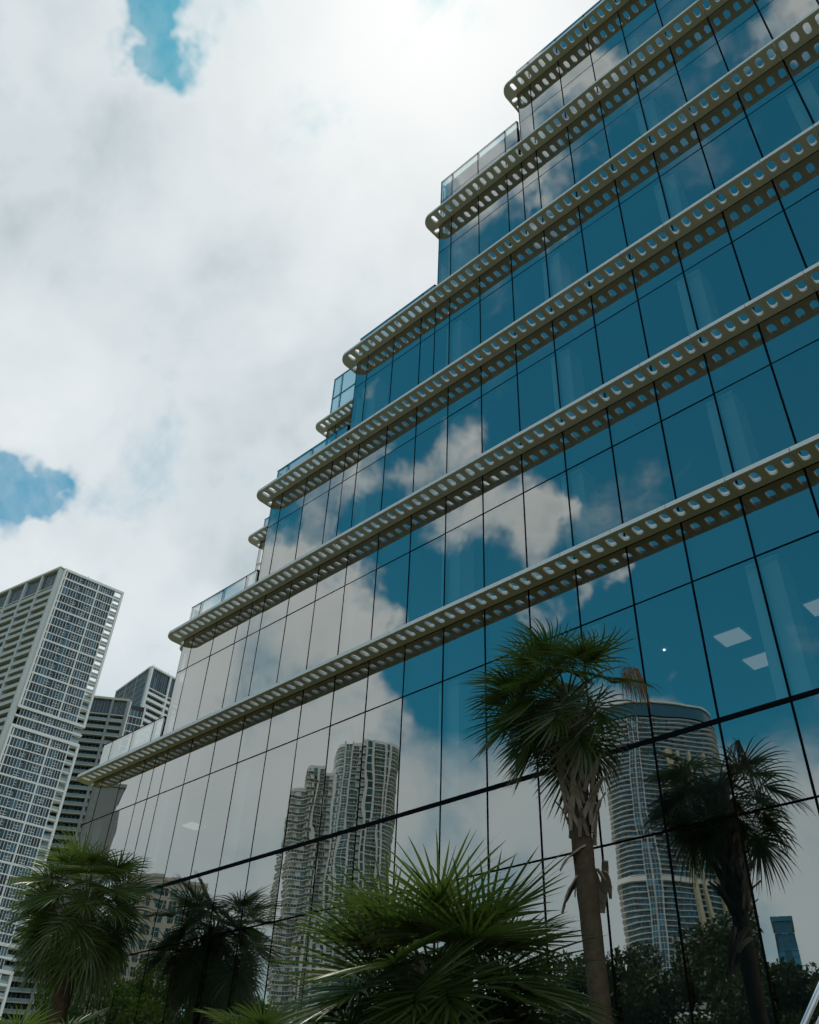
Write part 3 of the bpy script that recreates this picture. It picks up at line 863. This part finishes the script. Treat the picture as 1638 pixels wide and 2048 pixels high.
# --- white framed tower at the left edge
c0 = Vector((-260.19, 86.48)); ur = Vector((2.78, 22.59)).normalized(); ul = Vector((-35.9, -6.45)).normalized()
t1 = tag(empty('apartment_tower', (c0.x, c0.y, 0)), 'tall white-framed apartment tower with window grid at the left edge', 'tower', 'apartment towers on the left')
LR, LL = 22.8, 54.0
FR = Face(c0, ur); FL = Face(c0 + ul * LL, -ul)
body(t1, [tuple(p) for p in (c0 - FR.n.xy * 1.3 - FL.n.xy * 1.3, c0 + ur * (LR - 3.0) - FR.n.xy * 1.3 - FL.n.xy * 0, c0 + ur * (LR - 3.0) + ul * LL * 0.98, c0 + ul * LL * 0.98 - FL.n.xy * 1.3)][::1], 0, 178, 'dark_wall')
grid_face(t1, FR, LR, 124.3, 177.3, 3.05, 3)
grid_face(t1, FR, LR, 118.4, 124.3, 3.05, 3, frame=False)
grid_face(t1, FR, LR, 57.0, 117.6, 3.05, 3)
grid_face(t1, FR, LR, 51.0, 57.0, 3.05, 3, frame=False)
grid_face(t1, FR, LR, 6.0, 50.4, 3.05, 3)
balcony_face(t1, FL, LL, 6.0, 177.3, 3.05, [LL - 0.9 - 9.2 * i for i in range(5, -1, -1)], d=1.6, top=170.0, wall='light_grey')
roof_bits(t1, c0.x - 1, c0.y + 1, 178.2, 3, 7, 18)

# --- lower beige-balcony tower behind it
c1 = Vector((-309.3, 148.9))
t2 = tag(empty('apartment_tower', (c1.x, c1.y, 0)), 'mid-height apartment tower with beige balcony slabs, behind the white-framed tower', 'tower', 'apartment towers on the left')
u1 = Vector((0.35, 0.94)).normalized(); v1 = Vector((-0.62, -0.79)).normalized()
F2R = Face(c1, u1); F2L = Face(c1 + v1 * 42, -v1)
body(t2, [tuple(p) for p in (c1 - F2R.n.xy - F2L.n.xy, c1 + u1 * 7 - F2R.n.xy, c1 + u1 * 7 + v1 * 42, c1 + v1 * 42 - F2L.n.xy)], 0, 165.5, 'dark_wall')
balcony_face(t2, F2L, 42, 5, 165.4, 3.2, [41.1 - q for q in (40, 29.5, 19.0, 6.2, 0)], d=1.6, top=158.6)
grid_n = 48
for i in range(grid_n):
    put(t2, 'window', window_mesh(4.4, 2.7, 3), F2R, 1.2, 0.03, 5 + i * 3.3)
    put(t2, 'floor_edge', boxm(7, 0.8, 0.4, 'white', -0.15), F2R, 0, 0, 4.6 + i * 3.3)
for x in (0, 6.3): put(t2, 'frame', boxm(0.7, 1.0, 160, 'white', -0.45), F2R, x, 0, 6)

# --- far tower with a dark glass side
c2 = Vector((-342.6, 171.5))
t3 = tag(empty('apartment_tower', (c2.x, c2.y, 0)), 'farthest apartment tower, dark glass side and white balcony railings, beside the office block', 'tower', 'apartment towers on the left')
u2 = Vector((-0.12, 0.99)).normalized(); v2 = Vector((-0.99, 0.10)).normalized()
F3R = Face(c2, u2); F3L = Face(c2 + v2 * 36, -v2)
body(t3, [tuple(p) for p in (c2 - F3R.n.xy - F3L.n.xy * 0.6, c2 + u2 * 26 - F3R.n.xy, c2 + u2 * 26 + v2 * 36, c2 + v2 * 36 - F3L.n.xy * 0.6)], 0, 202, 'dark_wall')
balcony_face(t3, F3R, 26, 6, 203, 3.35, [0.0, 11.5, 23.5], d=1.4, m='white', rail='white', wall='white', bars=14, top=192.5)
for i in range(58):
    z = 6 + i * 3.4
    for a in (1.0, 12.5, 24.0): put(t3, 'window', window_mesh(10.8, 3.0, 12, bw=0.12, mf='grey_wall'), F3L, a, 0.0, z + 0.3)
    put(t3, 'floor_edge', boxm(35, 0.6, 0.35, 'grey_wall', -0.1), F3L, 0.5, 0, z)
for x in (0, 11.9, 23.4, 35.2): put(t3, 'frame', boxm(0.7, 0.8, 198, 'grey_wall', -0.35), F3L, x, 0, 6)
put(t3, 'roof_edge', boxm(36, 1.2, 0.8, 'white', -0.5), F3L, 0, 0, 203)
roof_bits(t3, c2.x - 1, c2.y + 1, 203.8, 5, 5, 12)

# ------------------------------------------------------------------ buildings across the street, seen in the glass
def smooth_plan(pts, sub=6):
    """closed Catmull-Rom outline"""
    n = len(pts); out = []
    for i in range(n):
        p0, p1, p2, p3 = [Vector(pts[(i + k - 1) % n]) for k in range(4)]
        for k in range(sub):
            t = k / sub
            out.append(tuple(0.5 * ((2*p1) + (p2 - p0)*t + (2*p0 - 5*p1 + 4*p2 - p3)*t*t + (3*p1 - p0 - 3*p2 + p3)*t**3)))
    return out

def offset(pts, d):
    n = len(pts); out = []
    for i in range(n):
        a, b = Vector(pts[i - 1]), Vector(pts[(i + 1) % n]); t = (b - a).normalized(); nn = Vector((t.y, -t.x))
        out.append(tuple(Vector(pts[i]) + nn * (d(i) if callable(d) else d)))
    return out

def ring_mesh(pts, h, mg, mw, pattern, depth=0.25):
    """one storey of wall: glass and solid pieces in turn, glass set back"""
    mb = MB(); n = len(pts)
    for i in range(n):
        a, b = Vector(pts[i]), Vector(pts[(i + 1) % n]); t = (b - a); L = t.length
        if L < 0.05: continue
        t.normalize(); nn = Vector((t.y, -t.x)); ang = math.atan2(t.y, t.x)
        M4 = Matrix.Translation((a.x, a.y, 0)) @ Matrix.Rotation(ang, 4, 'Z')
        k = pattern[i % len(pattern)]
        if k == 'w': mb.box((0, 0, 0), (L + 0.03, 0.5, h), mw, M4)
        else:
            m = 2 if k == 'g' else 3
            for q in range(m):
                mb.box((L * q / m + 0.05, depth, 0.05), (L * (q + 1) / m - 0.05, depth + 0.1, h), mg, M4)
                mb.box((L * q / m - 0.06, depth - 0.15, 0), (L * q / m + 0.06, depth + 0.05, h), mw, M4)
    return mb.mesh('wall_ring')

def slab_mesh(pts, th, m, rail=None, rh=1.0):
    mb = MB(); mb.prism(pts, 0, th, m)
    if rail:
        n = len(pts)
        for i in range(n):
            a, b = Vector(pts[i]), Vector(pts[(i + 1) % n]); t = b - a; L = t.length
            if L < 0.05: continue
            M4 = Matrix.Translation((a.x, a.y, th)) @ Matrix.Rotation(math.atan2(t.y, t.x), 4, 'Z')
            mb.box((0, 0.06, 0), (L, 0.11, rh), rail, M4); mb.box((0, 0.02, rh), (L, 0.14, rh + 0.16), m, M4)
            mb.box((-0.05, 0.02, 0), (0.05, 0.14, rh), m, M4)
    return mb.mesh('floor_slab')

def mirror_frame(V, D):
    """ground frame of a building: r = to the right and s = away, as it shows in the glass; returned in street coordinates"""
    s = Vector((V[0] - 12.06, V[1] + 13.42)).normalized(); r = Vector((s.y, -s.x))
    o = Vector((V[0], V[1]))
    def f(a, b):
        p = o + r * a + s * b
        return (p.x, -p.y)
    return f

def curvy_tower(label, f, plan, H, fh, z0, bulge, pattern, ms, mg, mw, rail, cat='tower', group='towers across the street', tops=(), sub=5):
    o = f(0, 0); root = tag(empty('apartment_tower', (o[0], o[1], 0)), label, cat, group)
    pts = [f(*p) for p in plan][::-1]                     # mirrored, so turn the winding round
    pts = smooth_plan(pts, sub); pts = [(x - o[0], y - o[1]) for x, y in pts]
    area = sum(pts[i - 1][0] * pts[i][1] - pts[i][0] * pts[i - 1][1] for i in range(len(pts)))
    if area < 0: pts = pts[::-1]
    ring = ring_mesh(pts, fh - 0.2, mg, mw, pattern)
    slabs = [slab_mesh(offset(pts, (lambda q: (lambda i: bulge[0] + bulge[1] * (0.5 + 0.5 * math.sin(i * bulge[2] + q))))(q)), 0.30, ms, rail) for q in (0, 0.35, 0.7)]
    n = int((H - z0) / fh)
    for i in range(n):
        link('wall_ring', ring, root, (0, 0, z0 + i * fh + 0.25)); link('floor_slab', slabs[i % 3], root, (0, 0, z0 + i * fh))
    mb = MB(); mb.prism(offset(pts, -1.2), 0, z0 + n * fh, 'dark_wall'); mb.build('core', root)
    mb = MB(); mb.prism(offset(pts, 0.4), 0, 1.2, mw); mb.build('roof', root, (0, 0, z0 + n * fh))
    return root, pts

# white balcony tower (mirrored left of centre)
f1 = mirror_frame((-246.5, 222.0), 350)
curvy_tower('white curved condominium tower mirrored in the glass left of centre', f1, [(-8, -5), (-2, -7), (7, -6.8), (14, -4.0), (16, 3), (12, 14), (-4, 16), (-9, 6)], 154.5, 3.15, 4,
            (0.7, 0.8, 0.63), 'GGGGGwGGGGG', 'white', 'tglass_teal', 'white', 'rail_dark')
t_r1 = [o for o in COL.objects if o.get('label', '').startswith('white curved condominium')][0]
def bay(root, f, a, b, w, d, z0, z1, fh, mg, mw, n=2, pier=0.8, edge=0.42, bars=True, bw=0.16):
    q0 = f(a, b); q1 = f(a + w, b); dd = Vector((q1[0] - q0[0], q1[1] - q0[1]))
    # face normal towards the street
    F = Face(q1, (-dd.x, -dd.y))
    for i in range(int((z1 - z0) / fh)):
        put(root, 'window', window_mesh(w - 0.8, fh - 0.45, n, mg=mg, mf=mw, bars=tuple(range(n)) if bars else (), bw=bw), F, 0.4, -d + 0.05, z0 + i * fh + 0.45)
        put(root, 'floor_edge', boxm(w, d, edge, mw, -d), F, 0, 0, z0 + i * fh)
    for x in (-pier / 2, w - pier / 2): put(root, 'pier', boxm(pier, d + 0.3, z1 - z0 - 0.5, mw, -d - 0.15), F, x, 0, z0)
bay(t_r1, f1, -5.6, -7.0, 4.2, 2.6, 4, 153.6, 3.15, 'tglass_teal', 'white')
bay(t_r1, f1, 3.6, -8.0, 2.4, 0.9, 4, 153.0, 3.15, 'tglass_teal', 'white', 1, 0.6, 0.4, False)
bay(t_r1, f1, 10.6, -5.9, 1.6, 1.6, 4, 153.0, 3.15, 'tglass_teal', 'white', 1, 0.5, 0.4, False)
f1b = mirror_frame((-253.3, 215.6), 350)
curvy_tower('lower shoulder of the white condominium tower with rounded beige balconies, mirrored in the glass', f1b, [(-8, -4.2), (-3, -5.8), (4, -6.0), (9, -6.0), (10, 9), (-6, 10)], 141.0, 3.15, 4,
            (0.5, 1.1, 0.9), 'wGGGGw', 'beige_slab', 'tglass_teal', 'white', 'rail_dark')
t_r1b = [o for o in COL.objects if o.get('label', '').startswith('lower shoulder of the white')][0]
bay(t_r1b, f1b, -6.0, -6.2, 1.8, 0.8, 4, 139.5, 3.15, 'tglass_teal', 'white', 1, 0.7, 0.4, False)
bay(t_r1b, f1b, 0.4, -7.0, 1.8, 0.8, 4, 139.5, 3.15, 'tglass_teal', 'white', 1, 0.7, 0.4, False)
f1c = mirror_frame((-260.0, 208.6), 350)
curvy_tower('lowest rounded end of the white condominium tower, mirrored in the glass', f1c, [(-5, -2.5), (-2, -4.6), (4, -5), (8, -5), (8, 8), (-4, 8)], 131.5, 3.15, 4,
            (0.4, 1.4, 0.9), 'wGGGw', 'white', 'tglass_teal', 'white', 'rail_dark')
# wavy tower (mirrored at the right)
f2 = mirror_frame((-256.9, 479.3), 560)
tw, p2 = curvy_tower('tall glass tower with wavy white floor edges mirrored in the glass behind the tall palm', f2, [(-21, 8), (-15.4, 0), (-3.6, -3.6), (-2.1, -4.2), (-0.6, -3.6), (11, 0), (28, 7.7), (43, 17), (46, 34), (14, 36), (-17, 31)], 266.0, 3.1, 4,
            (0.8, 1.3, 0.75), 'gGgGg', 'white', 'tglass_blue', 'grey_wall', None, sub=6)
for k, (a, b, w) in enumerate(((15.0, -0.6, 1.7), (20.0, 1.6, 1.1), (27.5, 5.2, 1.2), (36.0, 9.8, 1.3))):
    q = f2(a, b); q2 = f2(a + w, b + w * 0.55); mb = MB()
    d = Vector((q2[0] - q[0], q2[1] - q[1])); M4 = Matrix.Rotation(math.atan2(d.y, d.x), 4, 'Z')
    mb.box((0, -1.5, 0), (d.length, 1.8, 238), 'cream', M4); o = mb.build('fin', tw); o.location = Vector((q[0], q[1], 6)) - tw.location
bay(tw, f2, -5.6, -5.4, 3.4, 1.0, 4, 265.0, 3.1, 'tglass_blue', 'white', 2, 0.3, 0.26, False, 0.12)
bay(tw, f2, -2.1, -5.4, 3.4, 1.0, 4, 265.0, 3.1, 'tglass_blue', 'white', 2, 0.3, 0.26, False, 0.12)
mb = MB(); mb.prism(offset(p2, 0.1), 0, 9.0, 'tglass_blue'); mb.build('crown_glass', tw, (0, 0, 267.0))
mb = MB(); mb.prism(offset(p2, 1.4), 0, 1.3, 'white'); mb.build('crown_roof', tw, (0, 0, 276.0))
mb = MB(); mb.prism(offset(p2, 2.6), 0, 2.6, 'white'); mb.build('ledge', tw, (0, 0, 165))

# plain blocks
def block(name, label, cat, f, a0, a1, b0, b1, H, fh, bays, mw, mg, pier=0.5, spandrel=0.35, group='buildings across the street', z0=3.0, ztop=None):
    o = f(a0, b0); root = tag(empty(name, (o[0], o[1], 0)), label, cat, group)
    def P(a, b): q = f(a, b); return (q[0] - o[0], q[1] - o[1])
    corners = [P(a0, b0), P(a1, b0), P(a1, b1), P(a0, b1)]
    area = sum(corners[i - 1][0] * corners[i][1] - corners[i][0] * corners[i - 1][1] for i in range(4))
    if area < 0: corners = corners[::-1]
    mb = MB(); mb.prism([tuple(Vector(c) * 1.0) for c in offset(corners, -0.45)], 0, H - 0.3, mw); mb.build('wall', root)
    mb = MB(); mb.prism(offset(corners, 0.3), 0, 0.9, mw); mb.build('roof', root, (0, 0, H - 0.9))
    n = int(((ztop or H) - z0 - 1) / fh)
    if ztop:
        mb = MB(); mb.prism(corners, 0, H - z0 - n * fh - 1.2, mw); mb.build('upper_wall', root, (0, 0, z0 + n * fh))
    for i in range(4):
        a, b = Vector(corners[i]), Vector(corners[(i + 1) % 4]); L = (b - a).length; t = (b - a).normalized()
        nrm = Vector((t.y, -t.x))
        mid = (a + b) / 2 + Vector((o[0], o[1])); to = Vector((0, 0)) - mid
        if nrm.dot(to) < 0: continue                        # the side the glass cannot see
        nb = max(2, round(L / bays)); p = L / nb
        Rz = Matrix.Rotation(math.atan2(t.y, t.x), 4, 'Z')
        k = ('blk', round(p, 2), round(fh, 2), mg, mw, pier)
        if k not in _bx:
            q = MB(); hw = p * (1 - pier) / 2; z_0, z_1 = fh * spandrel * 0.6, fh * (1 - spandrel * 0.4)
            cx = p / 2
            q.box((cx - hw, 0.20, z_0), (cx + hw, 0.30, z_1), mg)
            q.box((cx - 0.06, 0.12, z_0), (cx + 0.06, 0.28, z_1), mw); q.box((cx - hw, 0.12, (z_0 * .4 + z_1 * .6) - .05), (cx + hw, 0.28, (z_0 * .4 + z_1 * .6) + .05), mw)
            q.box((0, 0, 0), (cx - hw, 0.5, fh), mw); q.box((cx + hw, 0, 0), (p, 0.5, fh), mw)
            q.box((cx - hw, 0.0, 0), (cx + hw, 0.5, z_0), mw); q.box((cx - hw, 0.0, z_1), (cx + hw, 0.5, fh), mw)
            _bx[k] = q.mesh('window')
        for r_ in range(n):
            for c_ in range(nb):
                ob = link('window', _bx[k], root)
                pos = a + t * (p * c_)
                ob.matrix_basis = Matrix.Translation((pos.x, pos.y, z0 + r_ * fh)) @ Rz
    return root

f3 = mirror_frame((-222.0, 140.3), 280)
block('stone_building', 'beige stone office building with square windows mirrored in the glass beside the left palm', 'building', f3, -20, 2.2, 0, 18, 77.4, 3.6, 2.7, 'stone', 'tglass_teal', 0.30)
block('stone_building', 'lower step of the stone office building mirrored behind the left palm', 'building', f3, -31, -20.1, 3, 18, 66.0, 3.6, 2.7, 'stone', 'tglass_teal', 0.30)
f4 = mirror_frame((-208.8, 103.7), 250)
r4 = block('grey_tower', 'grey slab tower mirrored in the leftmost panes under the lowest sunshade', 'tower', f4, -16, 0.0, 0, 14, 91.0, 4.0, 2.6, 'grey_wall', 'rail', 0.12, 0.5, ztop=72)
f5 = mirror_frame((-69.9, 190.7), 220)
block('blue_tower', 'small blue glass block mirrored at the lower right', 'tower', f5, -2.8, 2.3, 0, 10, 57.4, 3.4, 1.6, 'tglass_blue', 'tglass_blue', 0.06, 0.1)
f6 = mirror_frame((-73.5, 167.0), 200)
block('office_block', 'grey glazed block mirrored above the trees at the right', 'building', f6, -10, 6.0, 0, 14, 49.0, 3.4, 3.4, 'grey_wall', 'tglass', 0.2)
f7 = mirror_frame((-92.0, 118.0), 165)
block('white_building', 'white mid-rise with dark windows mirrored low behind the large fan palm', 'building', f7, -16, 32, 0, 14, 31.0, 3.3, 2.6, 'white', 'tglass', 0.35)
